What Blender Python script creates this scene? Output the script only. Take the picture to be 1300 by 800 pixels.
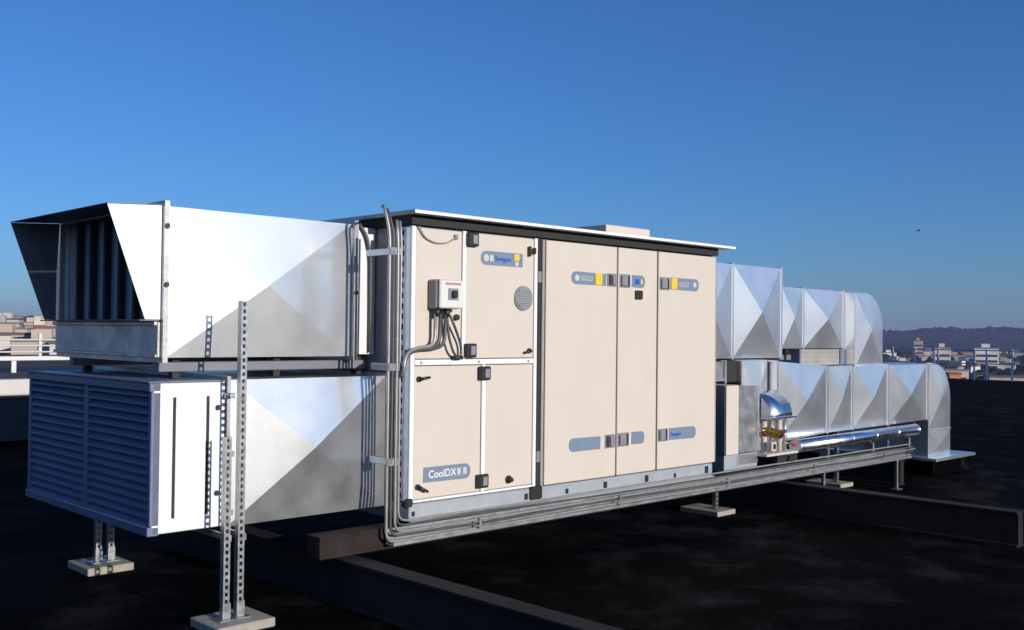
import bpy, bmesh, math, random
from mathutils import Vector, Matrix
random.seed(7)
for o in list(bpy.data.objects): bpy.data.objects.remove(o)
SC = bpy.context.scene
COL = SC.collection
PI = math.pi

# ---------------------------------------------------------------- camera
cd = bpy.data.cameras.new('camera'); cam = bpy.data.objects.new('camera', cd); COL.objects.link(cam)
cd.sensor_width = 36; cd.lens = 36.11; cd.clip_start = .05; cd.clip_end = 12000
RX = Vector((.71704, -.69694, .01111)); DN = Vector((.02030, .00495, -.99978)); FW = Vector((.69674, .71711, .01770))
M = Matrix((RX, -DN, -FW)).transposed().to_4x4(); M.translation = Vector((-4.3303, -5.4384, 1.5935))
cam.matrix_world = M
SC.camera = cam

# ---------------------------------------------------------------- sky, sun, exposure
SUN_EL, SUN_AZ = math.radians(12), math.radians(.4)      # azimuth from -Y towards +X
W = bpy.data.worlds.new('World'); SC.world = W; W.use_nodes = True
wn = W.node_tree.nodes; bg = wn['Background']
sky = wn.new('ShaderNodeTexSky'); sky.sky_type = 'NISHITA'; sky.sun_disc = False
sky.sun_elevation = SUN_EL; sky.sun_rotation = PI - SUN_AZ
sky.altitude = 200; sky.air_density = 1.0; sky.dust_density = .5; sky.ozone_density = 7.5
wb = wn.new('ShaderNodeMix'); wb.data_type = 'RGBA'; wb.blend_type = 'MULTIPLY'; wb.inputs[0].default_value = 1; wb.inputs[7].default_value = (1.02, 1.0, 1.06, 1)   # white balance of the whole sky
W.node_tree.links.new(sky.outputs[0], wb.inputs[6]); W.node_tree.links.new(wb.outputs[2], bg.inputs[0]); bg.inputs[1].default_value = .125
sl = bpy.data.lights.new('sun', 'SUN'); so = bpy.data.objects.new('sun', sl); COL.objects.link(so)
sl.energy = 4.5; sl.angle = math.radians(.5); sl.color = (1, .94, .85)
sd = Vector((math.sin(SUN_AZ) * math.cos(SUN_EL), -math.cos(SUN_AZ) * math.cos(SUN_EL), math.sin(SUN_EL)))
so.rotation_euler = sd.to_track_quat('Z', 'Y').to_euler()
vs = SC.view_settings; vs.view_transform = 'Standard'; vs.look = 'None'; vs.exposure = 0; vs.gamma = 1
try: vs.use_curve_mapping = False
except Exception: pass

# ---------------------------------------------------------------- materials
MATS = {}
def mat(name, col, rough=.5, metal=0., var=.12, scale=6., bump=0., bscale=30., col2=None, rvar=0., spangle=0., stretch=None, spec=None):
    """Principled material whose colour wanders between two tones by world-space noise."""
    m = bpy.data.materials.new(name); m.use_nodes = True; MATS[name] = m
    nt = m.node_tree; N = nt.nodes; L = nt.links; b = N['Principled BSDF']
    g = N.new('ShaderNodeNewGeometry')
    mp = N.new('ShaderNodeMapping'); L.new(g.outputs['Position'], mp.inputs[0])
    if stretch: mp.inputs['Scale'].default_value = stretch
    n = N.new('ShaderNodeTexNoise'); n.inputs['Scale'].default_value = scale; n.inputs['Detail'].default_value = 6; n.inputs['Roughness'].default_value = .62
    L.new(mp.outputs[0], n.inputs['Vector'])
    r = N.new('ShaderNodeValToRGB'); L.new(n.outputs['Fac'], r.inputs[0])
    r.color_ramp.elements[0].position = .3; r.color_ramp.elements[1].position = .72
    c2 = col2 or tuple(min(1, c * (1 + var)) for c in col)
    c1 = tuple(c * (1 - var) for c in col) if not col2 else col
    r.color_ramp.elements[0].color = (*c1, 1); r.color_ramp.elements[1].color = (*c2, 1)
    out = r.outputs[0]
    if spangle:
        v = N.new('ShaderNodeTexVoronoi'); v.inputs['Scale'].default_value = 70; L.new(g.outputs['Position'], v.inputs['Vector'])
        mx = N.new('ShaderNodeMix'); mx.data_type = 'RGBA'; mx.blend_type = 'OVERLAY'; mx.inputs[0].default_value = spangle
        L.new(out, mx.inputs[6]); L.new(v.outputs['Color'], mx.inputs[7])
        hs = N.new('ShaderNodeHueSaturation'); hs.inputs['Saturation'].default_value = .15; L.new(mx.outputs[2], hs.inputs['Color'])
        out = hs.outputs[0]
    L.new(out, b.inputs['Base Color'])
    b.inputs['Metallic'].default_value = metal
    if spec is not None: b.inputs['Specular IOR Level'].default_value = spec
    b.inputs['Roughness'].default_value = rough
    if rvar:
        mr = N.new('ShaderNodeMapRange'); mr.inputs[1].default_value = .3; mr.inputs[2].default_value = .7
        mr.inputs[3].default_value = rough - rvar; mr.inputs[4].default_value = rough + rvar
        n2 = N.new('ShaderNodeTexNoise'); n2.inputs['Scale'].default_value = scale * 1.7; n2.inputs['Detail'].default_value = 4
        L.new(mp.outputs[0], n2.inputs['Vector']); L.new(n2.outputs['Fac'], mr.inputs[0]); L.new(mr.outputs[0], b.inputs['Roughness'])
    if bump:
        n3 = N.new('ShaderNodeTexNoise'); n3.inputs['Scale'].default_value = bscale; n3.inputs['Detail'].default_value = 3
        L.new(g.outputs['Position'], n3.inputs['Vector'])
        bp = N.new('ShaderNodeBump'); bp.inputs['Strength'].default_value = bump; bp.inputs['Distance'].default_value = .02
        L.new(n3.outputs['Fac'], bp.inputs['Height']); L.new(bp.outputs[0], b.inputs['Normal'])
    return m
mat('beige', (.595, .525, .45), .40, 0, .03, 2.0, .02, 3, rvar=.08, stretch=(1.5, 1.5, .8))
mat('beige_shaded', (.22, .225, .24), .45, 0, .05, 2.)  # blue-grey shade of the unlit faces put into the colour
mat('white_profile', (.80, .79, .77), .35, 0, .04, 5)
mat('galv', (.84, .845, .85), .47, 1., .03, 1.6, rvar=.04, spangle=.07)
def two_lobe(name, rough, fac):
    """zinc sheet: a broad and a tight reflection lobe mixed"""
    nt = MATS[name].node_tree; b = nt.nodes['Principled BSDF']; o = nt.nodes['Material Output']
    g = nt.nodes.new('ShaderNodeBsdfGlossy'); g.inputs['Roughness'].default_value = rough
    nt.links.new(b.inputs['Base Color'].links[0].from_socket, g.inputs['Color'])
    mx = nt.nodes.new('ShaderNodeMixShader'); mx.inputs[0].default_value = fac
    nt.links.new(b.outputs[0], mx.inputs[1]); nt.links.new(g.outputs[0], mx.inputs[2]); nt.links.new(mx.outputs[0], o.inputs['Surface'])
two_lobe('galv', .15, .45)
mat('galv_grey', (.76, .78, .80), .45, 1., .06, 2.2, rvar=.05, spangle=.12); two_lobe('galv_grey', .16, .45)
mat('galv_bright', (.95, .95, .955), .50, 1., .025, 1.6, rvar=.04, spangle=.06); two_lobe('galv_bright', .13, .52)
mat('galv_dull', (.42, .43, .45), .45, .85, .14, 5, rvar=.08, spangle=.16)
mat('galv_white', (.80, .79, .78), .42, .25, .03, 2, .04, 2.5, rvar=.05)
mat('louvre_grey', (.155, .18, .275), .5, .1, .08, 6)
mat('hood_inside', (.17, .175, .20), .5, .3, .15, 5)  # dark tone paints in the shade inside the hood
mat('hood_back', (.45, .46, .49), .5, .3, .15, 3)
mat('steel_strut', (.46, .47, .47), .38, .85, .14, 16, .04, 40, rvar=.08)
mat('bracket_steel', (.40, .45, .52), .4, .85, .12, 12)
mat('aluminium', (.93, .93, .93), .24, 1., .03, 8, .05, 9, rvar=.04)
mat('conduit', (.33, .325, .31), .42, .35, .18, 14)
mat('conduit_dark', (.09, .088, .085), .5, .2, .2, 14)
mat('black_plastic', (.022, .021, .020), .45, 0, .2, 20)
mat('black_seal', (.018, .017, .016), .7, 0, .2, 12)
mat('seam_grey', (.30, .28, .25), .6, 0, .15, 8)
mat('grey_plastic', (.22, .22, .225), .45, 0, .06, 12)
mat('light_plastic', (.66, .65, .62), .4, 0, .04, 12)
mat('handle_grey', (.30, .30, .34), .35, .3, .08, 20)
mat('label_blue', (.175, .225, .30), .4, 0, .06, 14)
mat('label_mark', (.52, .52, .50), .4, 0, .04, 14)
mat('print_blue', (.015, .10, .50), .4, 0, .05, 14)
mat('print_yellow', (.80, .52, .02), .4, 0, .04, 14)
mat('print_red', (.55, .20, .18), .4, 0, .05, 14)
mat('vent_grey', (.30, .30, .30), .5, .3, .1, 20)
mat('base_grey', (.44, .47, .49), .42, .35, .08, 6, rvar=.06)
mat('bitumen', (.0010, .0010, .0010), .92, 0, 0, 1.7, .6, 30, col2=(.030, .0285, .029), rvar=.06, spec=.03)
MATS['bitumen'].node_tree.nodes['Color Ramp'].color_ramp.elements[0].position = .50; MATS['bitumen'].node_tree.nodes['Color Ramp'].color_ramp.elements[1].position = .80
mat('beam_black', (.010, .0095, .010), .85, 0, 0, 3, .2, 40, col2=(.022, .020, .020), spec=.25)
mat('beam_rust', (.014, .0105, .0095), .8, 0, 0, 5, .3, 30, col2=(.034, .025, .022), spec=.2)
mat('concrete_pad', (.34, .31, .26), .85, 0, .14, 14, .3, 60)
mat('brass', (.42, .27, .07), .35, .9, .15, 20)
mat('red_paint', (.45, .03, .03), .4, 0, .1, 20)
mat('white_paint', (.54, .50, .47), .5, 0, .05, 4)
mat('rail_white', (.60, .58, .56), .45, 0, .05, 8)
mat('rail_grey', (.72, .70, .72), .45, .2, .08, 8)
mat('neighbour_roof', (.045, .038, .038), .85, 0, .2, .8)
mat('wall_dark', (.060, .055, .055), .85, 0, .25, 1.2, stretch=(3, 1, .6))
mat('copper', (.30, .12, .06), .4, .8, .15, 20)
mat('city_ground', (.035, .038, .030), .95, 0, 0, .01, col2=(.075, .07, .06))
mat('forest', (.010, .014, .013), .95, 0, 0, .02, col2=(.020, .025, .020), spec=.1)
FAR = []
for i, c in enumerate([(.46, .40, .34), (.38, .33, .29), (.55, .51, .46), (.30, .26, .24), (.44, .35, .29), (.62, .60, .57)]):
    FAR.append(mat('far_wall_%d' % i, c, .8, 0, .1, .08))
FARROOF = [mat('far_roof_%d' % i, c, .8, 0, .12, .1) for i, c in enumerate([(.10, .08, .075), (.20, .09, .06), (.16, .15, .15)])]
mat('far_orange', (.60, .20, .10), .7, 0, .1, .1)
mat('far_glass', (.04, .05, .06), .2, 0, .2, .3)

# ---------------------------------------------------------------- builders
def wloc(p): return Vector((0, 0, 0)) if p is None else p['_w_vec'] if False else WL[p.name]
WL = {}
def link(name, me, loc, parent=None, rot=None):
    o = bpy.data.objects.new(name, me); COL.objects.link(o)
    loc = Vector(loc); WL[o.name] = loc.copy()
    if parent is not None:
        o.parent = parent; o.location = loc - WL[parent.name]
    else: o.location = loc
    if rot: o.rotation_euler = rot
    return o
def thing(name, loc, label, cat, group=None):
    o = link(name, None, loc); o.empty_display_size = .2
    return tag(o, label, cat, group)
def tag(o, label=None, cat=None, group=None, kind=None):
    if label: o['label'] = label
    if cat: o['category'] = cat
    if group: o['group'] = group
    if kind: o['kind'] = kind
    return o
def mesh_of(bm, name, m, smooth=False):
    bmesh.ops.recalc_face_normals(bm, faces=bm.faces)
    me = bpy.data.meshes.new(name); bm.to_mesh(me); bm.free(); me.materials.append(MATS[m] if isinstance(m, str) else m)
    if smooth:
        for p in me.polygons: p.use_smooth = True
    return me
CACHE = {}
def box(name, x0, x1, y0, y1, z0, z1, m, parent=None, bev=.003, rot=None):
    sx, sy, sz = abs(x1 - x0), abs(y1 - y0), abs(z1 - z0)
    key = (round(sx, 4), round(sy, 4), round(sz, 4), m if isinstance(m, str) else m.name, bev)
    if key not in CACHE:
        bm = bmesh.new(); bmesh.ops.create_cube(bm, size=1); bmesh.ops.scale(bm, vec=(sx, sy, sz), verts=bm.verts)
        b = min(bev, .3 * min(sx, sy, sz))
        if b > 0: bmesh.ops.bevel(bm, geom=list(bm.edges), offset=b, segments=1, affect='EDGES')
        CACHE[key] = mesh_of(bm, name, m)
    return link(name, CACHE[key], ((x0 + x1) / 2, (y0 + y1) / 2, (z0 + z1) / 2), parent, rot)
def raw(name, verts, faces, m, parent=None, origin=None, smooth=False):
    c = Vector(origin) if origin else sum((Vector(v) for v in verts), Vector()) / len(verts)
    bm = bmesh.new(); vv = [bm.verts.new(Vector(v) - c) for v in verts]
    for f in faces:
        try: bm.faces.new([vv[i] for i in f])
        except ValueError: pass
    return link(name, mesh_of(bm, name, m, smooth), c, parent)
def smooth_path(pts, r=.05, n=4):
    """round every inner corner of a polyline with a small quadratic bend"""
    P = [Vector(p) for p in pts]; out = [P[0]]
    for a, b, c in zip(P, P[1:], P[2:]):
        d1 = (a - b); d2 = (c - b); k = min(r, d1.length * .45, d2.length * .45)
        s = b + d1.normalized() * k; e = b + d2.normalized() * k
        for i in range(n + 1):
            t = i / n; out.append(s * (1 - t) ** 2 + b * 2 * t * (1 - t) + e * t * t)
    return out + [P[-1]]
def tube(name, pts, r, m, parent=None, seg=8, cap=True):
    P = [Vector(p) for p in pts]; c = P[0].copy(); bm = bmesh.new(); rings = []
    up = Vector((0, 0, 1)); prev = None
    for i, p in enumerate(P):
        t = (P[min(i + 1, len(P) - 1)] - P[max(i - 1, 0)]).normalized()
        if prev is None:
            a = t.cross(up)
            if a.length < .1: a = t.cross(Vector((1, 0, 0)))
        else: a = prev - t * prev.dot(t)
        a.normalize(); prev = a; b = t.cross(a)
        rr = r[i] if isinstance(r, (list, tuple)) else r
        rings.append([bm.verts.new(p - c + (a * math.cos(k * 2 * PI / seg) + b * math.sin(k * 2 * PI / seg)) * rr) for k in range(seg)])
    for q, w in zip(rings, rings[1:]):
        for k in range(seg): bm.faces.new((q[k], q[(k + 1) % seg], w[(k + 1) % seg], w[k]))
    if cap: bm.faces.new(rings[0][::-1]); bm.faces.new(rings[-1])
    me = mesh_of(bm, name, m)
    for p in me.polygons: p.use_smooth = len(p.vertices) == 4
    return link(name, me, c, parent)
def disc(name, c, r, depth, m, parent=None, axis='Y', seg=20):
    d = {'X': Vector((1, 0, 0)), 'Y': Vector((0, 1, 0)), 'Z': Vector((0, 0, 1))}[axis] * depth / 2
    return tube(name, [Vector(c) - d, Vector(c) + d], r, m, parent, seg)
def prism(name, poly, y0, y1, m, parent=None):
    """extrude an XZ outline along Y"""
    n = len(poly); v = [(x, y0, z) for x, z in poly] + [(x, y1, z) for x, z in poly]
    f = [tuple(range(n))[::-1], tuple(range(n, 2 * n))] + [(i, (i + 1) % n, n + (i + 1) % n, n + i) for i in range(n)]
    return raw(name, v, f, m, parent)
def plate_xz(name, x0, x1, z0, z1, y, t, m, parent, rl=0., rr=0.):
    """thin plate with rounded left / right corners, front at y - t"""
    pts = []
    for cx, cz, a0, r in ((x1 - rr, z0 + rr, -90, rr), (x1 - rr, z1 - rr, 0, rr), (x0 + rl, z1 - rl, 90, rl), (x0 + rl, z0 + rl, 180, rl)):
        for k in range(6 if r > .004 else 1):
            a = math.radians(a0 + k * 18); pts.append((cx + r * math.cos(a), cz + r * math.sin(a)))
    return prism(name, pts, y - t, y, m, parent)
def text(name, s, x, z, y, h, m, parent):
    cu = bpy.data.curves.new('lettering', 'FONT'); cu.body = s; cu.size = h; cu.extrude = .0012; cu.offset = .0006
    o = bpy.data.objects.new('tmp', cu); COL.objects.link(o)
    me = bpy.data.meshes.new_from_object(o.evaluated_get(bpy.context.evaluated_depsgraph_get())); bpy.data.objects.remove(o)
    me.materials.clear(); me.materials.append(MATS[m])
    return link(name, me, (x, y, z), parent, (PI / 2, 0, 0))
def cross_panel(name, x0, x1, z0, z1, y, depth, m, parent, t=.004, q=None):
    """sheet-metal duct side with a diagonal cross-break: a shallow pyramid proud of the wall.  q: four (x, z) corners if not a rectangle"""
    c = q or [(x0, z0), (x1, z0), (x1, z1), (x0, z1)]
    ax = sum(p[0] for p in c) / 4; az = sum(p[1] for p in c) / 4
    v = [(px, y, pz) for px, pz in c] + [(ax, y - depth, az)] + [(px, y + t, pz) for px, pz in c]
    f = [(0, 1, 4), (1, 2, 4), (2, 3, 4), (3, 0, 4), (8, 7, 6, 5)] + [(i, 5 + i, 5 + (i + 1) % 4, (i + 1) % 4) for i in range(4)]
    return raw(name, v, f, m, parent)
def ring(name, x, w, y0, y1, z0, z1, p, m, parent):
    """rectangular flange frame round a duct, in the YZ plane, proud by p"""
    bm = bmesh.new(); vs = {}
    for i, xx in enumerate((x, x + w)):
        for j, (e) in enumerate((0, p)):
            for k, (yy, zz) in enumerate(((y0 - e, z0 - e), (y1 + e, z0 - e), (y1 + e, z1 + e), (y0 - e, z1 + e))):
                vs[i, j, k] = bm.verts.new((xx - x, yy - y0, zz - z0))
    for k in range(4):
        l = (k + 1) % 4
        bm.faces.new((vs[0, 0, k], vs[0, 0, l], vs[0, 1, l], vs[0, 1, k])); bm.faces.new((vs[1, 0, k], vs[1, 1, k], vs[1, 1, l], vs[1, 0, l]))
        bm.faces.new((vs[0, 1, k], vs[0, 1, l], vs[1, 1, l], vs[1, 1, k])); bm.faces.new((vs[0, 0, k], vs[1, 0, k], vs[1, 0, l], vs[0, 0, l]))
    return link(name, mesh_of(bm, name, m), (x, y0, z0), parent)
STRUT = {}
def strut(name, x, y, z0, z1, m, parent=None, w=.041, rotz=0, pitch=.04):
    """slotted U-channel: web with real slots facing -Y, two side walls, lips"""
    L = z1 - z0; key = (round(L, 3), m, w, pitch)
    if key not in STRUT:
        bm = bmesh.new()
        def b(xa, xb, ya, yb, za, zb):
            r = bmesh.ops.create_cube(bm, size=1)['verts']
            bmesh.ops.scale(bm, vec=(xb - xa, yb - ya, zb - za), verts=r); bmesh.ops.translate(bm, vec=((xa + xb) / 2, (ya + yb) / 2, (za + zb) / 2), verts=r)
        h = w / 2; s = .28 * w
        b(-h, -h + s, 0, .003, 0, L); b(h - s, h, 0, .003, 0, L)
        n = int(L / pitch); pt = L / n
        for i in range(n + 1):
            za = max(0, i * pt - .24 * pt); zb = min(L, i * pt + .24 * pt); b(-h + s, h - s, .0002, .0028, za, zb)
        b(-h, -h + .003, .003, w, 0, L); b(h - .003, h, .003, w, 0, L)
        b(-h + .003, -h + .01, w - .003, w, 0, L); b(h - .01, h - .003, w - .003, w, 0, L)
        STRUT[key] = mesh_of(bm, name, m)
    return link(name, STRUT[key], (x, y, z0), parent, (0, 0, rotz))

G = -.14
# ---------------------------------------------------------------- setting: roof deck, town ground, hills
deck = raw('roof_deck', [(-60, -60, G), (39.5, -60, G), (39.5, 24, G), (14, 24, G), (14, 11.2, G), (-60, 11.2, G)], [(0, 1, 2, 3, 4, 5)], 'bitumen'); tag(deck, kind='structure')
box('roof_edge', 39.5, 39.7, -60, 24, G - 3, G + .02, 'wall_dark', deck)
rim = raw('town_ground', [(-9000, -9000, -19), (9000, -9000, -19), (9000, 9000, -19), (-9000, 9000, -19)], [(0, 1, 2, 3)], 'city_ground'); tag(rim, kind='structure')

def fwd(px, d, z=0):
    """a spot d metres away in the horizontal direction that lies px pixels (1300 wide) across the view"""
    a = (px - 650) / 1304; v = Vector((FW.x + RX.x * a, FW.y + RX.y * a, 0)).normalized()
    return Vector((-4.33 + v.x * d, -5.44 + v.y * d, z))
# wooded ridge all the way across
rows = []
hv, hf = [], []
NA = 150
for i in range(NA):
    px = -1400 + i * 4400 / (NA - 1)
    top = 12 + 7 * math.sin(px * .006 + 1) + 4 * math.sin(px * .021) + 2 * math.sin(px * .07)
    for d, z in ((1500, -19.5), (1900, -12), (2600, top), (3600, top + 2), (4300, -25)):
        p = fwd(px, d); hv.append((p.x, p.y, z + random.uniform(-1, 1)))
for i in range(NA - 1):
    for j in range(4): a = i * 5 + j; hf.append((a, a + 1, a + 6, a + 5))
tag(raw('wooded_hills', hv, hf, 'forest', origin=(1000, 1000, 0)), kind='structure')
tb = bmesh.new(); bmesh.ops.create_icosphere(tb, subdivisions=2, radius=1)
IV = [v.co.copy() for v in tb.verts]; IF = [[v.index for v in f.verts] for f in tb.faces]; tb.free()
def blobs(name, spots, m):
    V, F = [], []
    for p, r, h in spots:
        n = len(V)
        for q in IV:
            k = random.uniform(.78, 1.18); V.append((p.x + q.x * r * k, p.y + q.y * r * k, p.z + q.z * h * k))
        F += [[a + n for a in f] for f in IF]
    me = bpy.data.meshes.new(name); me.from_pydata(V, [], F); me.materials.append(MATS[m])
    return link(name, me, (0, 0, 0))
sp = []
for i in range(2200):
    px = random.uniform(-300, 1650); d = random.choice((2500, 2600, 2700)) + random.uniform(-60, 60)
    top = 12 + 7 * math.sin(px * .006 + 1) + 4 * math.sin(px * .021) + 2 * math.sin(px * .07)
    sp.append((fwd(px, d, top + random.uniform(-3, 2)), random.uniform(4, 9), random.uniform(3, 6)))
tag(blobs('distant_woodland', sp, 'forest'), 'dark blue wooded ridge along the horizon', 'woodland', kind='stuff')
sp = []
for i in range(1100):
    px = random.choice((random.uniform(-200, 160), random.uniform(1050, 1480))); d = random.uniform(420, 1500)
    h = random.uniform(2.5, 4.5); sp.append((fwd(px, d, -19 + h * .8), random.uniform(2.5, 5.5), h))
tag(blobs('town_trees', sp, 'forest'), 'dark tree clumps between the distant town buildings', 'trees', kind='stuff')

# ---------------------------------------------------------------- air handling unit
U = thing('air_handling_unit', (1.76, 1.17, .3), 'large beige air handling unit with flat roof cover and grey label strips', 'ventilation unit')
box('casing', .012, 3.53, .03, 2.33, .44, 2.318, 'beige_shaded', U)
PH = .032   # panel depth
def panel(x0, x1, z0, z1, y=0.): return box('access_panel', x0, x1, y, y + PH, z0, z1, 'beige', U, .004)
pUL = panel(.04, .455, 1.412, 2.305); pUR = panel(.50, 1.178, 1.412, 2.305)
pLL = panel(.04, .652, .462, 1.362); pLR = panel(.70, 1.178, .462, 1.362)
p2a = panel(1.302, 2.134, .442, 2.306, -.012); p2b = panel(2.154, 2.664, .442, 2.306, -.012); p2c = panel(2.688, 3.53, .442, 2.306, -.012)
for x in (2.144, 2.676): box('seam_strip', x - .009, x + .009, .004, .03, .45, 2.3, 'seam_grey', U, 0)
# white aluminium profiles of the first section
wp = lambda x0, x1, z0, z1: box('profile', x0, x1, -.008, .03, z0, z1, 'white_profile', U, .005)
wp(0, .037, .44, 2.312); wp(1.181, 1.214, .44, 2.312); wp(.04, 1.178, 1.368, 1.406); wp(.04, 1.178, .440, .458)
wp(.459, .496, 1.409, 2.312); wp(.656, .696, .461, 1.365)
for x in (.09, .62, 1.12): disc('screw', (x, -.011, 1.387), .009, .008, 'seam_grey', U, seg=8)
# recessed joint between the two sections
box('section_joint', 1.217, 1.268, .006, .05, .40, 2.33, 'black_seal', U, 0)
box('joint_profile', 1.270, 1.298, -.004, .05, .43, 2.31, 'seam_grey', U, .004)
for z in (.62, 1.98): box('joint_clip', 1.225, 1.262, -.004, .012, z, z + .085, 'handle_grey', U)
box('corner_block', 1.14, 1.275, -.03, .02, .345, .445, 'black_plastic', U, .012)
box('corner_block', -.03, .03, -.02, .05, .415, .475, 'black_plastic', U, .01)
# base frame
bf = box('base_frame', 0, 3.5, -.012, 2.34, .318, .434, 'base_grey', U, .006)
box('base_lip', 0, 3.5, -.035, -.013, .306, .324, 'base_grey', bf, .003)
for x, w in ((-.0, .03), (1.07, .04), (1.52, .035), (1.97, .045), (2.50, .05), (2.90, .035), (3.36, .055)):
    box('base_slot', x + .02, x + .02 + w, -.016, .0, .352, .352 + w * 1.15, 'black_plastic', bf, .004)
# roof cover
box('roof_seal', -.01, 3.56, -.018, 2.35, 2.322, 2.383, 'black_seal', U, 0)
rc = box('roof_cover', -.06, 3.70, -.105, 2.45, 2.385, 2.410, 'base_grey', U, .006)
box('roof_drip_edge', -.06, 3.70, -.112, -.107, 2.386, 2.408, 'white_profile', rc, .002)
box('roof_hatch', 2.36, 2.96, .30, .85, 2.411, 2.535, 'beige', U, .006)
# right-hand end seen as a thin edge
box('end_profile', 3.532, 3.556, -.006, .03, .442, 2.306, 'seam_grey', U, .003)
# hinges and handles
def hinge(p, x, z, s=.052): 
    box('hinge', x - s, x + s, -.040, -.009, z - s * .95, z + s * .95, 'black_plastic', p, .008)
    box('hinge_cap', x - s * .25, x + s * .6, -.047, -.041, z - s * .6, z + s * .6, 'handle_grey', p, .004)
hinge(pUR, .535, 2.255); hinge(pUR, .525, 1.468); hinge(pLR, .665, 1.305); hinge(pLR, .655, .535)
def knob(p, x, z):
    disc('latch_plate', (x, -.008, z), .030, .014, 'black_plastic', p, seg=12); disc('latch_knob', (x, -.03, z), .017, .03, 'black_plastic', p, seg=10)
def lever(p, x, z, dx, dz):
    disc('latch_plate', (x, -.008, z), .02, .014, 'black_plastic', p, seg=12)
    tube('lever', [(x, -.028, z), (x + dx, -.034, z + dz)], [.013, .009], 'black_plastic', p, 8)
for dx, dz in ((-.03, .0), (.02, .02)): box('latch_plate', 1.135 + dx, 1.158 + dx, -.03, -.001, 2.17 + dz, 2.245 - dz * .4, 'black_plastic', pUR, .005)
box('latch_plate', 1.11, 1.155, -.024, -.002, 2.195, 2.215, 'black_plastic', pUR, .004)
lever(pUR, 1.13, 1.463, -.06, -.012); lever(pLL, .075, 1.275, .075, .012); lever(pLL, .075, .545, .07, -.035); knob(pLR, .93, .52)
disc('latch_knob', (.40, -.012, 1.70), .022, .026, 'black_plastic', pUL, seg=10)
# round inspection vent
disc('vent_rim', (1.062, -.008, 1.855), .092, .016, 'handle_grey', pUR, seg=32); disc('vent_disc', (1.062, -.019, 1.855), .078, .006, 'vent_grey', pUR, seg=32)
for k in range(-3, 4): box('vent_slat', 1.062 - .06, 1.062 + .06, -.027, -.0225, 1.852 + k * .018, 1.859 + k * .018, 'handle_grey', pUR, .001)
# label strips
plate_xz('label_plate', .635, 1.055, 2.085, 2.185, -.0005, .004, 'label_blue', pUR, .045, .006)
disc('label_mark', (.685, -.006, 2.135), .026, .002, 'label_mark', pUR); box('label_mark', .72, .755, -.0062, -.005, 2.112, 2.158, 'label_mark', pUR, 0)
text('lettering', 'Swegon', .770, 2.118, -.006, .052, 'print_blue', pUR)
box('warning_mark', .965, 1.018, -.0075, -.005, 2.13, 2.178, 'print_yellow', pUR, .001); box('label_mark', .975, 1.008, -.007, -.005, 2.088, 2.124, 'label_mark', pUR, 0)
plate_xz('label_plate', .125, .555, .565, .672, -.0005, .004, 'label_blue', pLL, .004, .05)
text('lettering', 'CoolDX', .168, .597, -.006, .072, 'white_profile', pLL)
for x in (.43, .485): box('label_mark', x, x + .032, -.0062, -.005, .598, .645, 'label_mark', pLL, .001)
Y2 = -.0125
def pull(p, x0, x1, z0, z1, dark):
    box('handle_tray', x0, x1, Y2 - .007, Y2, z0, z1, 'handle_grey', p, .003)
    a, b = (x0 + .012, x0 + .042) if dark == 'l' else (x1 - .042, x1 - .012)
    box('handle_slot', a, b, Y2 - .011, Y2 - .0075, z0 + .01, z1 - .01, 'black_plastic', p, .001)
    a, b = (x0 + .05, x1 - .01) if dark == 'l' else (x0 + .01, x1 - .05)
    box('handle_grip', a, b, Y2 - .026, Y2 - .0075, z0 + .012, z1 - .012, 'handle_grey', p, .007)
plate_xz('label_plate', 1.585, 2.0, 1.985, 2.085, Y2, .004, 'label_blue', p2a, .045, .004)
text('lettering', 'GOLD', 1.685, 2.015, Y2 - .0055, .052, 'label_mark', p2a); disc('label_mark', (1.645, Y2 - .005, 2.035), .026, .002, 'label_mark', p2a)
box('warning_mark', 1.865, 1.945, Y2 - .0065, Y2 - .0045, 1.988, 2.082, 'print_yellow', p2a, .002)
pull(p2a, 2.012, 2.122, 1.982, 2.088, 'l'); pull(p2b, 2.168, 2.300, 1.980, 2.090, 'r')
plate_xz('label_plate', 2.325, 2.495, 1.985, 2.088, Y2, .004, 'label_blue', p2b, .004, .045)
box('label_mark', 2.36, 2.42, Y2 - .0065, Y2 - .0045, 2.012, 2.058, 'print_blue', p2b, .001); box('warning_mark', 2.438, 2.462, Y2 - .0065, Y2 - .0045, 2.015, 2.055, 'print_yellow', p2b, .001)
box('lock', 2.365, 2.455, Y2 - .02, Y2, 1.888, 1.962, 'black_plastic', p2b, .008)
pull(p2c, 2.700, 2.835, 1.980, 2.090, 'r')
plate_xz('label_plate', 2.85, 3.262, 1.985, 2.092, Y2, .004, 'label_blue', p2c, .004, .045)
box('warning_mark', 2.862, 2.945, Y2 - .0065, Y2 - .0045, 1.992, 2.086, 'print_yellow', p2c, .002)
text('lettering', 'GOLD', 2.965, 2.018, Y2 - .0055, .052, 'label_mark', p2c); disc('label_mark', (3.20, Y2 - .005, 2.04), .024, .002, 'label_mark', p2c)
plate_xz('label_plate', 1.575, 1.945, .672, .778, Y2, .004, 'label_blue', p2a, .045, .004)
pull(p2a, 2.0, 2.118, .672, .782, 'l'); pull(p2b, 2.160, 2.300, .674, .786, 'r')
plate_xz('label_plate', 2.335, 2.505, .680, .785, Y2, .004, 'label_blue', p2b, .004, .045)
pull(p2c, 2.694, 2.825, .68, .79, 'r')
plate_xz('label_plate', 2.845, 3.235, .682, .788, Y2, .004, 'label_blue', p2c, .004, .045); text('lettering', 'Swegon', 2.865, .717, Y2 - .0055, .050, 'print_blue', p2c)
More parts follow.
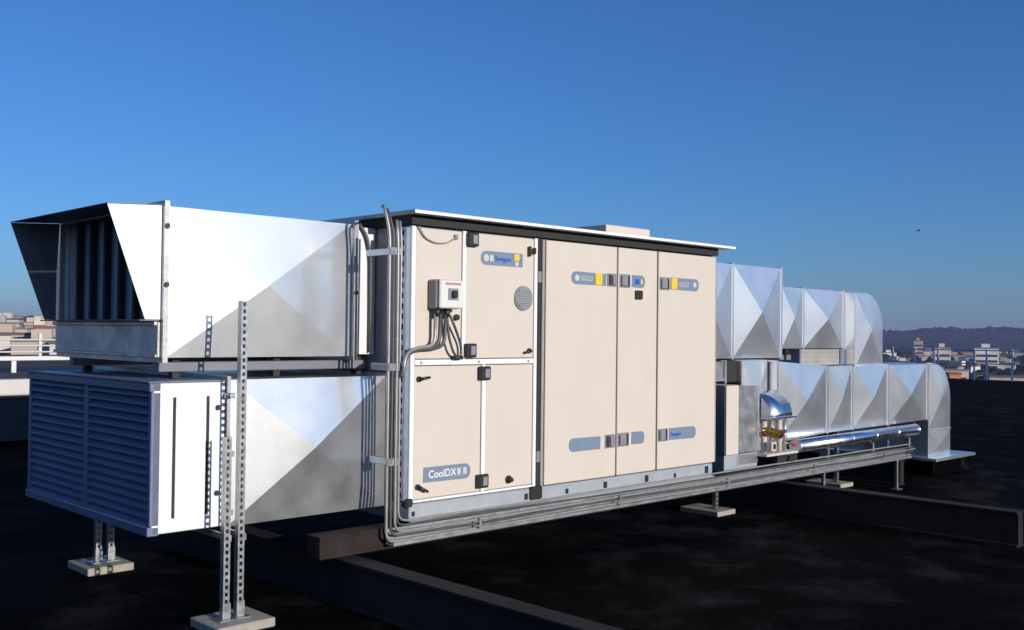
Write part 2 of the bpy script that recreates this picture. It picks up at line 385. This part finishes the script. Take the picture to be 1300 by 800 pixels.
# isolator switch with its cables (bolted to the unit)
sw = box('isolator_switch', .145, .365, -.098, -.001, 1.755, 1.955, 'grey_plastic', U, .012)
box('switch_cover', .155, .372, -.125, -.099, 1.758, 1.952, 'light_plastic', sw, .008)
box('switch_plate', .225, .315, -.131, -.1255, 1.815, 1.895, 'handle_grey', sw, .006); box('switch_knob', .248, .292, -.158, -.1315, 1.83, 1.88, 'black_plastic', sw, .008)
box('warning_print', .20, .34, -.1268, -.1252, 1.918, 1.934, 'print_red', sw, 0)
for x in (.185, .275): tube('cable_gland', [(x, -.055, 1.756), (x, -.055, 1.70)], [.026, .020], 'black_plastic', sw, 10)
for i, (x, zz) in enumerate(((.175, 1.50), (.215, 1.492), (.262, 1.488))):
    tube('cable', smooth_path([(x, -.055, 1.72), (x, -.05, zz), (.02, -.05, zz - .012), (-.11, -.09, zz - .05), (-.135, -.10, 1.30)], .09), .013, 'conduit_dark' if i else 'conduit', sw, 7)
loop = [(.275, -.055, 1.72), (.29, -.06, 1.56), (.33, -.06, 1.46), (.385, -.045, 1.415), (.43, -.035, 1.43), (.425, -.035, 1.51), (.36, -.05, 1.62), (.305, -.055, 1.71)]
tube('cable', smooth_path(loop, .06), .0095, 'conduit_dark', sw, 7)
box('cable_clamp', .36, .44, -.05, -.001, 1.405, 1.432, 'black_plastic', sw, .006)
# loose sensor wire under the roof edge
tube('sensor_wire', smooth_path([(.05, -.02, 2.31), (.10, -.014, 2.24), (.20, -.012, 2.205), (.31, -.012, 2.215), (.385, -.012, 2.255)], .05), .006, 'seam_grey', U, 6)
box('wire_clip', .375, .405, -.02, -.001, 2.245, 2.28, 'handle_grey', U, .003)
# slotted rail on the end wall
strut('end_rail', -.034, .055, .46, 2.30, 'bracket_steel', U, .09, -PI / 2, .07)

# ---------------------------------------------------------------- conduits along and up the unit
CG = 'conduits running along the base of the unit'
CL = ['stout pale conduit, outermost of those up the unit end and lowest along its base', 'dark cable just inside the lowest pale conduit along the unit base', 'pale conduit in the middle of the bundle along the unit base',
      'thin dark cable above the middle conduit along the unit base', 'thin pale conduit closest under the beige panels along the unit base']
for i, (dx, y, z, r, m) in enumerate(((-.235, -.07, .222, .011, 'conduit'), (-.205, -.075, .258, .009, 'conduit_dark'), (-.178, -.085, .285, .0095, 'conduit'), (-.150, -.065, .318, .008, 'conduit_dark'), (-.126, -.055, .345, .008, 'conduit'))):
    top = 2.44 - .02 * i
    p = [(dx + .05, .08, top - .01), (dx - .02, -.03, top - .015), (dx, y, 2.25)] if i < 2 else [(dx, y + .02, 2.33), (dx, y, 2.2)]
    p += [(dx + random.uniform(-.008, .008), y, 1.6), (dx, y, .9), (dx, y, z)]
    x = dx
    for k in range(1, 9):
        p.append((dx + k * .95 + random.uniform(-.1, .1), y + random.uniform(-.01, .01), z + random.uniform(-.008, .008)))
    t = tube('conduit', smooth_path(p, .07, 3), r, m)
    tag(t, CL[i], 'conduit', CG)
tray = thing('cable_tray', (3.4, -.1, .2), 'long galvanised cable tray carrying conduits below the beige unit', 'cable tray')
box('tray_floor', -.2, 7.35, -.104, -.03, .199, .203, 'galv_dull', tray, 0)
box('tray_edge', -.2, 7.35, -.108, -.105, .199, .222, 'galv_dull', tray, 0); box('tray_edge', -.2, 7.35, -.029, -.026, .199, .30, 'galv_dull', tray, 0)
for k in range(5): box('tray_clip', .55 + k * 1.53, .57 + k * 1.53, -.112, -.1085, .223, .30, 'galv_dull', tray, 0)
for z, l, nm in ((2.10, .50, 'upper'), (1.34, .42, 'middle'), (.72, .28, 'lower')):
    br = thing('wall_bracket', (-.15, .1, z), {'upper': 'short steel wall bracket holding conduits beside the upper white duct', 'middle': 'short steel wall bracket holding conduits between the two ducts', 'lower': 'short steel wall bracket holding conduits beside the lower duct'}[nm], 'bracket')
    box('arm', -.215, -.17, -.06, .22 if nm == 'upper' else .15, z, z + .045, 'bracket_steel', br, .003)
    box('end_clip', -.24, -.15, -.085, -.0605, z - .004, z + .05, 'steel_strut', br, .004)

# ---------------------------------------------------------------- intake louvre box and lower duct
LB = thing('intake_louvre_box', (-1.48, 1.17, .42), 'grey two-bay intake louvre box with white side at end of lower duct', 'louvre')
box('shell', -1.66, -1.252, .225, 2.13, .43, 1.274, 'louvre_grey', LB)
box('side_panel', -1.70, -1.25, .200, .2225, .418, 1.283, 'galv_white', LB, .004)
for x in (-1.575, -1.365): box('side_slot', x - .007, x + .007, .196, .1995, .50, 1.20, 'black_seal', LB, 0); box('slot_lip', x + .008, x + .014, .190, .1995, .495, 1.205, 'galv_white', LB, .001)
for z in (.62, 1.13): disc('side_latch', (-1.30, .192, z), .016, .016, 'black_plastic', LB, seg=10)
fr = lambda n, y0, y1, z0, z1, x0=-1.712, x1=-1.655: box(n, x0, x1, y0, y1, z0, z1, 'louvre_grey', LB, .004)
fr('frame_head', .2, 2.14, 1.235, 1.284, -1.722); fr('frame_sill', .2, 2.14, .410, .462, -1.725)
fr('mullion', 1.10, 1.165, .465, 1.232); fr('jamb', .2, .235, .465, 1.232); fr('jamb', 2.10, 2.14, .465, 1.232)
NB = 16
slm = None
for bay, (y0, y1) in enumerate(((.238, 1.097), (1.168, 2.097))):
    for k in range(NB):
        z = .478 + k * (.748 / (NB - 1))
        v = [(-1.712, z - .012), (-1.668, z + .028), (-1.664, z + .026), (-1.706, z - .014), (-1.706, z - .022), (-1.712, z - .022)]
        prism('slat', v, y0, y1, 'louvre_grey', LB)
box('lining', -1.6655, -1.661, .235, 2.10, .462, 1.235, 'black_seal', LB, 0)
box('rain_cap', -1.735, -1.24, .19, 2.15, 1.2865, 1.293, 'louvre_grey', LB, 0)  # dark louvre tone stands in for shade on the cap

LD = thing('lower_intake_duct', (-.62, 1.17, .42), 'galvanised lower duct with diagonal creases between louvre box and unit', 'duct')
box('casing', -1.225, -.006, .224, 2.10, .42, 1.28, 'galv_grey', LD)
cross_panel('front_panel', -1.218, -.03, .405, 1.292, .220, .055, 'galv_grey', LD)
ring('flange', -1.2485, .028, .224, 2.10, .42, 1.28, .035, 'galv_dull', LD); ring('flange', -.028, .022, .224, 2.10, .42, 1.28, .03, 'galv_dull', LD)
for z in (.50, .85, 1.20):
    box('flange_clamp', -1.268, -1.205, .158, .188, z - .016, z + .016, 'steel_strut', LD, .004)
# ---------------------------------------------------------------- discharge hood and upper duct
HD = thing('discharge_hood', (-1.72, 1.2, 1.42), 'open slanted discharge hood at the end of the upper white duct', 'hood')
HW, HX = 2.0, -1.575
prism('side_plate', [(HX, 1.652), (-1.668, 1.652), (-1.903, 2.312), (HX, 2.331)], .400, .404, 'galv_white', HD)
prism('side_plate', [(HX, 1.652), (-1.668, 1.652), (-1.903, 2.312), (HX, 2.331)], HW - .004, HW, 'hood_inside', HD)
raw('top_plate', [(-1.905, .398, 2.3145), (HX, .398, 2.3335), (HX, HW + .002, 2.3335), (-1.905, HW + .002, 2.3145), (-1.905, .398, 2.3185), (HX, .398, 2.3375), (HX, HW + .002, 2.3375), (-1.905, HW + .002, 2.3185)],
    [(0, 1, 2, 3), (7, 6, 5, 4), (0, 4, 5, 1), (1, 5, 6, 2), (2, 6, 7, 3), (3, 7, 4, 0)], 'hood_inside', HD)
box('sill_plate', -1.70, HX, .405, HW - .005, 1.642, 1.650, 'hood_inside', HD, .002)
box('lower_panel', -1.590, -1.572, .402, HW, 1.425, 1.638, 'galv_dull', HD, .003)
box('panel_edge', -1.612, -1.5905, .402, HW, 1.615, 1.640, 'galv_dull', HD, .003); box('panel_edge', -1.604, -1.5905, .402, HW, 1.425, 1.445, 'galv_dull', HD, .003)
for k in range(6): box('baffle', -1.545, -1.505, .60 + k * .225, .64 + k * .225, 1.655, 2.325, 'black_seal', HD, .002)  # baffles coloured black to carry the narrow shadows between the plates
box('back_plate', -1.503, -1.493, .41, 1.98, 1.655, 2.32, 'hood_back', HD, 0)

UD = thing('upper_discharge_duct', (-.8, 1.2, 1.42), 'bright white galvanised upper duct with a diagonal crease beside unit roof', 'duct')
raw('casing', [(-1.54, .406, 1.43), (-.20, .406, 1.43), (-.20, 1.99, 1.43), (-1.54, 1.99, 1.43), (-1.54, .406, 2.325), (-.20, .406, 2.325), (-.20, 1.99, 2.325), (-1.54, 1.99, 2.325)],
    [(0, 1, 2, 3), (7, 6, 5, 4), (0, 4, 5, 1), (1, 5, 6, 2), (2, 6, 7, 3)], 'galv', UD)
cross_panel('front_panel', -1.535, -.205, 1.424, 2.331, .402, .040, 'galv', UD)
ring('flange', -1.57, .032, .406, 1.99, 1.43, 2.325, .036, 'galv_dull', UD); ring('flange', -.20, .034, .406, 1.99, 1.43, 2.325, .034, 'galv_dull', UD)
box('collar', -.165, .006, .41, 1.98, 1.435, 2.318, 'galv_white', UD)
for z in (1.86, 2.21): disc('flange_bolt', (-1.555, .364, z), .016, .016, 'black_plastic', UD, seg=8)
disc('flange_bolt', (-.185, .366, 1.86), .014, .016, 'black_plastic', UD, seg=8)
tube('earth_cable', smooth_path([(-.15, .39, 2.34), (-.09, .385, 2.26), (-.055, .38, 2.12), (-.05, .385, 1.75), (-.05, .39, 1.45)], .06), .011, 'conduit_dark', UD, 6)
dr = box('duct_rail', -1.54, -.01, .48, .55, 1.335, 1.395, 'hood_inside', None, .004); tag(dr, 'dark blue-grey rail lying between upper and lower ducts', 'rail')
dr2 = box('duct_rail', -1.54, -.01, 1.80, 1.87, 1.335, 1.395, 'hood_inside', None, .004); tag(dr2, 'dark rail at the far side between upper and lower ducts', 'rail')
for r_, ya in ((dr, .48), (dr2, 1.80)):
    for x in (-1.45, -.75, -.1): box('rail_foot', x, x + .05, ya + .008, ya + .062, 1.294, 1.334, 'black_seal', r_, .002); box('rail_pad', x, x + .05, ya + .008, ya + .062, 1.396, 1.424, 'black_seal', r_, .002)
# ---------------------------------------------------------------- slotted posts on pads
def pad(x0, x1, y0, y1, label):
    p = thing('concrete_pad', ((x0 + x1) / 2, (y0 + y1) / 2, G), label, 'paving slab', 'concrete pads under the supports')
    box('slab', x0, x1, y0, y1, G + .004, G + .058, 'concrete_pad', p, .006); box('rubber_mat', x0 + .02, x1 - .02, y0 + .02, y1 - .02, G + .0005, G + .0035, 'black_seal', p, 0)
    return p
def post(x, y, z1, label, z0=G + .0585, w=.041):
    p = thing('slotted_post', (x, y, z0), label, 'post', 'slotted steel support posts')
    box('foot_plate', x - .055, x + .055, y - .03, y + .075, z0, z0 + .008, 'steel_strut', p, .002)
    strut('channel', x, y, z0 + .0082, z1, 'steel_strut', p, w)
    box('foot_clip', x - w / 2 - .006, x + w / 2 + .006, y - .007, y - .001, z0 + .0085, z0 + .10, 'steel_strut', p, .002)
    return p
pad(-1.47, -1.10, -.16, .17, 'concrete pad under the tall and short slotted posts')
post(-1.262, -.035, 1.766, 'tall slotted steel post rising above the lower duct')
post(-1.352, -.035, .975, 'short slotted steel post beside the tall one on the same pad')
pad(-1.43, -1.10, 1.75, 2.12, 'concrete pad under the louvre box')
post(-1.295, 1.90, .405, 'slotted post under the louvre box, nearer the louvre face'); post(-1.205, 1.90, .405, 'slotted post under the louvre box, nearer the unit')
cbm = thing('cross_channel', (-1.25, .9, .35), 'steel channel spanning under the lower duct between its posts', 'channel'); box('channel', -1.238, -1.226, -.03, 1.95, .365, .404, 'steel_strut', cbm, .002)
box('channel', -1.332, -1.320, -.03, 1.95, .365, .404, 'steel_strut', cbm, .002)

# ---------------------------------------------------------------- beams
def beam(x0, x1, y0, y1, z0, z1, m, label, axis):
    b = thing('support_beam', ((x0 + x1) / 2, (y0 + y1) / 2, z0), label, 'beam', 'dark support beams under the unit')
    t = .022
    box('top_flange', x0, x1, y0, y1, z1 - t, z1, m, b, .003); box('bottom_flange', x0, x1, y0, y1, z0, z0 + t, m, b, .003)
    if axis == 'y': box('web', (x0 + x1) / 2 - .05, (x0 + x1) / 2 + .05, y0, y1, z0 + t + .0002, z1 - t - .0002, m, b, 0)
    else: box('web', x0 + .001, x1 - .001, y0 + .004, y1 - .004, z0 + t + .0002, z1 - t - .0002, m, b, 0)
    return b
beam(-.575, -.425, -2.27, 2.6, G + .002, .158, 'beam_black', 'long black cross beam sticking out under the conduit corner', 'y')
beam(4.62, 4.77, -2.25, 2.6, G + .002, .158, 'beam_black', 'long black cross beam sticking out beside the valve station', 'y')
beam(-.695, 7.5, 0.0, .15, .1605, .304, 'beam_rust', 'brownish dark beam running lengthwise under the beige unit', 'x')
beam(-.695, 7.5, 2.15, 2.30, .1605, .304, 'beam_rust', 'dark lengthwise beam under the far side of the unit', 'x')
beam(7.30, 7.45, .02, 2.6, G + .002, .158, 'beam_black', 'short black cross beam under the far end of the cable tray', 'y')

# ---------------------------------------------------------------- right-hand ducts
def duct(name, label, segs, y0, y1, z0, z1, m='galv_bright', dep=.06, fl=.014, top=None, loc=None):
    """a straight run of creased sheet-metal panels; segs are X joints"""
    D = thing(name, ((segs[0] + segs[-1]) / 2, (y0 + y1) / 2, z0), label, 'duct')
    box('casing', segs[0] + .004, segs[-1] - .004, y0 + .006, y1, z0 + .006, z1 - .004, m, D)
    for a, b in zip(segs, segs[1:]): cross_panel('front_panel', a + .012, b - .012, z0 + .004, z1 - .004, y0, min(dep, .068 * (b - a)), m, D)
    for x in segs: ring('seam_cleat', x - .016, .032, y0 + .006, y1, z0 + .006, z1 - .004, fl, m, D)
    return D
D1 = duct('upper_plenum_duct', 'tall bright galvanised duct box joined to the right end of the unit', [3.56, 4.42, 5.33], .40, 1.9, 1.362, 2.315)
D2 = duct('upper_return_duct', 'galvanised upper duct run between tall duct box and rounded elbow', [5.35, 5.80, 6.69], .41, 1.75, 1.458, 2.125)
def elbow(name, label, xa, xb, y0, y1, zb, zt, rad, m='galv_bright'):
    """duct that turns down: rounded outer corner"""
    E = thing(name, ((xa + xb) / 2, (y0 + y1) / 2, zb), label, 'duct')
    arc = [(xb - rad + rad * math.sin(a), zt - rad + rad * math.cos(a)) for a in [k * PI / 2 / 10 for k in range(11)]]
    outl = [(xa, zb), (xa, zt)] + arc + [(xb, zb)]
    prism('casing', outl, y0 + .006, y1, m, E)
    cx, cz = (xa + xb) / 2, zt - (xb - xa) * .62
    lo = zt - (xb - xa) * 1.25
    front = [(xa + .01, lo)] + [(xa + .01, zt - .008)] + [(x - .008, z - .008) for x, z in arc] + [(xb - .008, lo)]
    v = [(x, y0 + .005, z) for x, z in front] + [(cx, y0 - .035, cz)]
    n = len(front); raw('cheek_panel', v, [(i, (i + 1) % n, n) for i in range(n)], m, E)
    cross_panel('front_panel', xa + .012, xb - .012, zb + .006, lo - .03, y0 + .004, .012, m, E)
    box('seam_cleat', xa - .006, xb + .006, y0 - .004, y0 + .0035, lo - .024, lo - .002, m, E, .002)
    return E
E1 = elbow('upper_elbow', 'rounded galvanised elbow turning down at the end of the upper duct', 6.705, 7.40, .272, 1.75, 1.275, 2.105, .42)
# lower run: first piece tapers
LR = thing('lower_supply_duct', (6.7, .9, .5), 'long galvanised lower duct run with diagonal creased panels', 'duct')
xs = [4.93, 5.95, 6.51, 7.375, 8.45]; zt = [1.335, 1.272, 1.262, 1.262, 1.262]; zb = [.505, .548, .553, .556, .566]
for i in range(4):
    a, b = xs[i] + .016, xs[i + 1] - .016
    cross_panel('front_panel', 0, 0, 0, 0, .20, min(.055, .066 * (b - a)), 'galv_bright', LR, q=[(a, zb[i]), (b, zb[i + 1]), (b, zt[i + 1]), (a, zt[i])])
    prism('casing', [(a, zb[i] + .004), (b, zb[i + 1] + .004), (b, zt[i + 1] - .004), (a, zt[i] - .004)], .206, 1.5, 'galv_bright', LR)
for x, a, b in zip(xs, zb, zt): ring('seam_cleat', x - .0155, .031, .206, 1.5, a + .004, b - .004, .014, 'galv_bright', LR)
E2 = elbow('lower_elbow', 'rounded galvanised elbow dropping into the roof at the far end', 8.50, 9.16, .20, 1.5, .085, 1.258, .46)
CB = thing('roof_curb', (9.1, .85, G), 'low metal-capped roof curb under the dropping elbow', 'roof curb')
box('upstand', 8.45, 9.58, .12, 1.7, G + .001, .045, 'bitumen', CB, 0); box('cap_flashing', 8.42, 9.62, .06, 1.73, .046, .082, 'galv', CB, .004)
# transition piece beside the cabinet
TP = thing('transition_duct', (4.65, 1, .6), 'angled galvanised transition piece below the tall duct box', 'duct')
cross_panel('front_panel', 4.45, 4.908, .56, 1.345, .30, .03, 'galv_bright', TP); box('casing', 4.445, 4.910, .306, 1.5, .555, 1.35, 'galv', TP)
ST = thing('duct_stub', (3.9, .9, 1.13), 'short dull galvanised duct stub on the right end of the unit', 'duct')
box('casing', 3.565, 4.20, .352, 1.6, 1.14, 1.335, 'galv_dull', ST); box('flange', 4.205, 4.235, .335, 1.62, 1.12, 1.35, 'galv_dull', ST, .003); box('lip', 3.565, 4.20, .335, .3515, 1.145, 1.175, 'galv', ST, .002)
FC = box('gap_filler', 4.24, 4.44, .345, 1.5, 1.13, 1.345, 'black_seal', None, .01); tag(FC, 'painted-dark gap connector between duct stub and transition piece', 'filler')  # black block stands in for the dark opening between the ducts
# small support frame between the two runs
SF = thing('silencer_box', (6.2, .9, 1.3), 'low beige-grey box wedged between the upper and lower duct runs', 'silencer')
box('body', 5.75, 6.70, .42, 1.4, 1.275, 1.452, 'seam_grey', SF, .004)
for x in (5.72, 6.62, 6.735): box('end_frame', x, x + .03 if x < 6 else x + .05, .40, 1.41, 1.272, 1.454, 'louvre_grey', SF, .003)
for z in (1.31, 1.36, 1.41): box('rib', 5.77, 6.60, .412, .4195, z, z + .008, 'seam_grey', SF, .001)
for x in (5.36, 5.50): bb = thing('spacer_block', (x + .05, .8, 1.33), 'dark spacer block between tall duct box and lower run', 'block', 'spacer blocks between ducts'); box('block', x, x + .09, .43, 1.2, 1.338, 1.395, 'hood_inside', bb, .004); box('packer', x, x + .09, .45, 1.18, 1.396, 1.454, 'beam_black', bb, .003)

# ---------------------------------------------------------------- cabinet, valve station and pipes
CA = thing('side_cabinet', (4.15, .4, .45), 'narrow galvanised cabinet with a beige edge standing beside the unit', 'cabinet')
box('body', 3.86, 4.07, .10, .62, .46, 1.125, 'beige_shaded', CA); box('beige_edge', 3.862, 4.068, .085, .0985, .465, 1.12, 'beige', CA, .004)
box('door', 4.072, 4.432, .10, .29, .47, 1.105, 'galv_dull', CA, .005); box('door_edge', 4.434, 4.445, .095, .29, .47, 1.105, 'galv', CA, .002)
box('plinth', 3.87, 4.43, .11, .6, .306, .458, 'base_grey', CA, .004); box('plinth_panel', 4.08, 4.42, .094, .1095, .36, .45, 'galv', CA, .003)
VC = thing('pump_cover', (4.75, .1, .8), 'shiny curved aluminium cover over the brass valves', 'cover')
arc = [(.28 - .30 * math.sin(a), .80 + .245 * math.cos(a)) for a in [k * PI / 2 / 12 for k in range(13)]]
v = [(4.46, y, z) for y, z in arc] + [(4.86, y, z) for y, z in arc] + [(4.46, y + .004, z - .004) for y, z in arc] + [(4.86, y + .004, z - .004) for y, z in arc]
f = []
for i in range(12): f += [(i, i + 1, 14 + i, 13 + i), (26 + i, 39 + i, 40 + i, 27 + i)]
f += [(i, 26 + i, 27 + i, i + 1) for i in range(12)] + [(13 + i, 14 + i, 40 + i, 39 + i) for i in range(12)] + [(0, 13, 39, 26), (12, 38, 51, 25)]
o = raw('hood_sheet', v, f, 'aluminium', VC)
for p in o.data.polygons: p.use_smooth = p.index < 24
prism_pts = arc + [(.28, .80)]
for x in (4.462, 4.855): raw('end_plate', [(x, y, z) for y, z in prism_pts] + [(x + .003, y, z) for y, z in prism_pts], [tuple(range(14))[::-1], tuple(range(14, 28))] + [(i, (i + 1) % 14, 14 + (i + 1) % 14, 14 + i) for i in range(14)], 'aluminium', VC)
box('lower_lip', 4.46, 4.93, -.035, .28, .776, .797, 'aluminium', VC, .003)
VS = thing('valve_station', (4.7, .1, .3), 'brass valves and white pipework under the curved aluminium cover', 'valves')
box('base_tray', 4.40, 4.98, -.02, .28, .42, .445, 'white_paint', VS, .003); box('back_plate', 4.44, 4.90, .27, .285, .446, .774, 'galv', VS, .002)
for x, m, r in ((4.50, 'white_paint', .03), (4.63, 'galv', .035), (4.78, 'white_paint', .028), (4.88, 'galv', .022)): tube('riser', [(x, .08, .446), (x, .08, .772)], r, m, VS, 12)
for x, z in ((4.50, .66), (4.60, .64), (4.66, .62)):
    disc('valve_body', (x, .03, z), .045, .07, 'brass', VS, seg=12); disc('valve_wheel', (x, -.02, z), .028, .02, 'brass' if x < 4.63 else 'black_plastic', VS, seg=10)
tube('cross_pipe', [(4.44, .05, .64), (4.84, .05, .64)], .022, 'copper', VS, 10)
box('valve_box', 4.47, 4.56, -.03, .02, .47, .56, 'white_paint', VS, .006); box('valve_window', 4.492, 4.538, -.034, -.0305, .49, .54, 'black_plastic', VS, .003)
box('red_handle', 4.83, 4.91, -.05, -.035, .495, .525, 'red_paint', VS, .008); tube('handle_stem', [(4.86, -.036, .52), (4.86, .06, .52)], .012, 'steel_strut', VS, 8)
tube('vent_pipe', smooth_path([(4.87, .12, .86), (4.89, .08, .88), (4.92, .04, .92)], .02), .010, 'copper', VS, 8)
PB = thing('pump_block', (4.75, .0, .3), 'black pump body under the white tray of the valve station', 'pump')
box('housing', 4.62, 4.98, -.02, .20, .306, .418, 'black_plastic', PB, .02); disc('motor_cap', (4.80, -.04, .36), .045, .04, 'black_plastic', PB, seg=14)
PIP = thing('jacketed_pipe', (6.4, .04, .45), 'shiny aluminium jacketed pipe running low along the duct', 'pipe')
tube('jacket', [(5.0, .03, .478), (7.80, .05, .488)], .068, 'aluminium', PIP, 24)
for k in range(6): x = 5.02 + k * .55; tube('jacket_band', [(x, .03 + k * .004, .478 + k * .002), (x + .022, .03 + k * .004, .478 + k * .002)], .0705, 'aluminium', PIP, 24)
for x in (5.6, 6.6, 7.5): box('saddle', x, x + .03, -.01, .09, .306, .412, 'steel_strut', PIP, .003)

# stands under the right-hand ducts
for i, (x, y, top, lab) in enumerate(((4.09, .36, .305, 'steel duct stand with pale pad just past the beige unit corner'), (6.72, .50, .545, 'steel duct stand with pale pad between cross beam and roof curb'), (7.90, .46, .55, 'steel duct stand with pale pad closest to the roof curb'))):
    s = thing('duct_stand', (x, y, G), lab, 'stand', 'duct stands on the roof')
    box('pad', x - .16, x + .14, y - .14, y + .30, G + .002, G + .05, 'concrete_pad', s, .005)
    box('foot_plate', x - .06, x + .06, y - .06, y + .06, G + .0505, G + .058, 'steel_strut', s, .002)
    strut('leg', x, y - .02, G + .0585, top, 'steel_strut', s)
for x in (5.35, 7.0):
    s = thing('tray_leg', (x, -.08, G), 'thin steel leg under the cable tray', 'leg', 'legs under the cable tray')
    box('leg', x, x + .03, -.10, -.07, G + .012, .198, 'steel_strut', s, .002); box('foot', x - .04, x + .07, -.13, -.04, G + .001, G + .0115, 'steel_strut', s, .002)

# ---------------------------------------------------------------- neighbouring roof on the left
PW = thing('parapet_wall', (-8, 11.3, G), 'dark parapet wall with a white top band past the roof edge', 'wall')
box('wall', -30, 14, 11.2, 11.45, G, .50, 'wall_dark', PW, 0)
for k in range(22): box('white_panel', -30 + k * 2, -28.03 + k * 2, 11.17, 11.47, .552, .80, 'white_paint', PW, .006)
box('drip_strip', -30, 14, 11.18, 11.46, .502, .55, 'neighbour_roof', PW, 0)
nr = box('neighbour_roof', -40, 13.98, 11.5, 40, -2, .45, 'neighbour_roof', None, 0); tag(nr, kind='structure')
RL = thing('roof_railing', (0, 22, .45), 'white railing with stacked rails on the neighbouring roof', 'railing')
box('base_rail', -12, 14, 21.95, 22.05, .76, .87, 'rail_white', RL, .01)
for k in range(13):
    x = -10.6 + k * 1.92
    box('leg', x - .06, x + .06, 21.96, 22.04, .452, .757, 'rail_white', RL, .01); box('post', x + .6, x + .68, 21.97, 22.03, .873, 1.46, 'rail_white', RL, .01)
for z in (.98, 1.14, 1.29): tube('rail', [(-12, 21.945, z), (14, 21.945, z)], .022, 'rail_white', RL, 8)
# railing along the right-hand roof edge
RR = thing('edge_railing', (39, 5, G), 'thin grey railing along the far right edge of the black roof', 'railing')
for k in range(27):
    y = 15.2 - k * 1.0 - (.5 if k == 3 else 0)
    box('post', 38.95, 39.02, y - .035, y + .035, G + .001, 1.16, 'rail_grey', RR, .01)
for z in (.55, 1.10): tube('rail', [(38.94, 15.3, z), (38.94, -11.0, z)], .025, 'rail_grey', RR, 8)

# ---------------------------------------------------------------- distant town
def house(px, d, w, dp, h, z0, wall, roofm, label, group, ang=0., windows=False):
    c = fwd(px, d, z0); t = thing('distant_building', c, label, 'building', group)
    rz = math.atan2(FW.x + RX.x * (px - 650) / 1304, FW.y + RX.y * (px - 650) / 1304)
    def part(n, x0, x1, y0, y1, za, zb, m):
        o = box(n, x0, x1, y0, y1, za, zb, m, None, 0); o.parent = t; o.location = ((x0 + x1) / 2, (y0 + y1) / 2, (za + zb) / 2); return o
    part('wall', -w / 2, w / 2, 0, dp, 0, h, wall); part('roof', -w / 2 - .3, w / 2 + .3, -.3, dp + .3, h + .02, h + .6, roofm)
    if random.random() < .6: part('roof_house', -w * .2, w * .15, dp * .3, dp * .7, h + .62, h + 2.6, wall)
    if windows:
        nf = max(1, int(h / 3.2)); 
        for f_ in range(nf): part('window_band', -w * .44, w * .44, -.12, -.02, 1.2 + f_ * 3.1, 2.5 + f_ * 3.1, 'far_glass')
    t.rotation_euler = (0, 0, -rz + ang)
GL, GR = 'pale buildings on the left skyline', 'town buildings below the ridge on the right'
TONE = {0: 'cream', 1: 'tan', 2: 'off-white', 3: 'brown', 4: 'pinkish', 5: 'white'}
RTONE = ['black', 'red', 'grey']
for i in range(120):
    px = random.uniform(-170, 135); d = random.uniform(230, 800); top = 1.6 + d / 1304 * random.uniform(-20, 9) + (d / 1304 * 3 if px < 60 else 0)
    h = max(6, 19 + top); w = random.uniform(5, 17); a, b = random.choice((0, 0, 1, 2, 2, 3, 4, 4)), random.randrange(3)
    house(px, d, w, random.uniform(8, 14), h, -19, FAR[a], FARROOF[b], '%s %s building with %s roof on the skyline beyond the white roof railing' % ('broad' if w > 11 else 'narrow', TONE[a], RTONE[b]), GL, random.uniform(-.5, .5), d < 500)
for i in range(90):
    px = random.uniform(1075, 1420); d = random.uniform(330, 1250); h = random.uniform(4.5, 8.5); w = random.uniform(6, 17); a, b = random.randrange(6), random.randrange(3)
    house(px, d, w, random.uniform(7, 12), h, -19, FAR[a], FARROOF[b], '%s %s town building with %s roof below the dark wooded ridge' % ('broad' if w > 11 else 'narrow', TONE[a], RTONE[b]), GR, random.uniform(-.5, .5), d < 450)
house(1253, 620, 12, 10, 15, -19, FAR[5], FARROOF[2], 'tall pale block standing above the town roofs, below the ridge', None, .1, True)
house(1197, 600, 8, 9, 15, -19, FAR[2], FARROOF[1], 'narrow pale tower block with a reddish roof among the town roofs', None, .1, True)
house(1166, 900, 7, 8, 18, -19, FAR[4], FARROOF[1], 'slim pinkish tower standing alone against the wooded ridge', None, 0, True)
house(1213, 420, 4, 6, 7, -19, 'far_orange', FARROOF[1], 'small orange building behind the roof edge railing', None, .2)

# a small bird in the open sky
c = fwd(1165, 80, 9.35)
def bp(a, b, h): return (c.x + RX.x * a + FW.x * b, c.y + RX.y * a + FW.y * b, c.z + h)
bird = raw('bird', [bp(-.14, 0, .0), bp(-.05, -.03, .03), bp(-.05, .03, .03), bp(-.05, 0, -.035), bp(.08, -.02, .02), bp(.08, .02, .02), bp(.08, 0, -.02), bp(.17, 0, .0), bp(.0, -.34, .10), bp(.06, -.36, .11), bp(.0, .34, .10), bp(.06, .36, .11)],
    [(0, 1, 2), (0, 3, 1), (0, 2, 3), (1, 4, 5, 2), (3, 6, 4, 1), (2, 5, 6, 3), (4, 7, 5), (4, 6, 7), (5, 7, 6), (1, 8, 9, 4), (2, 5, 11, 10)], 'black_seal')
tag(bird, 'tiny dark bird flying in the open blue sky', 'bird')

# ---------------------------------------------------------------- hazy air over the town
hz = bpy.data.materials.new('haze_air'); hz.use_nodes = True; hn = hz.node_tree.nodes; hn.remove(hn['Principled BSDF'])
pv = hn.new('ShaderNodeVolumePrincipled'); pv.inputs['Color'].default_value = (.47, .52, .88, 1); pv.inputs['Density'].default_value = .00016; pv.inputs['Anisotropy'].default_value = 0
hz.node_tree.links.new(pv.outputs[0], hn['Material Output'].inputs['Volume']); MATS['haze_air'] = hz
tag(box('haze', -9500, 9500, -9500, 9500, -30, 60, 'haze_air', None, 0), 'thin bluish haze over the distant town', 'haze', kind='stuff')
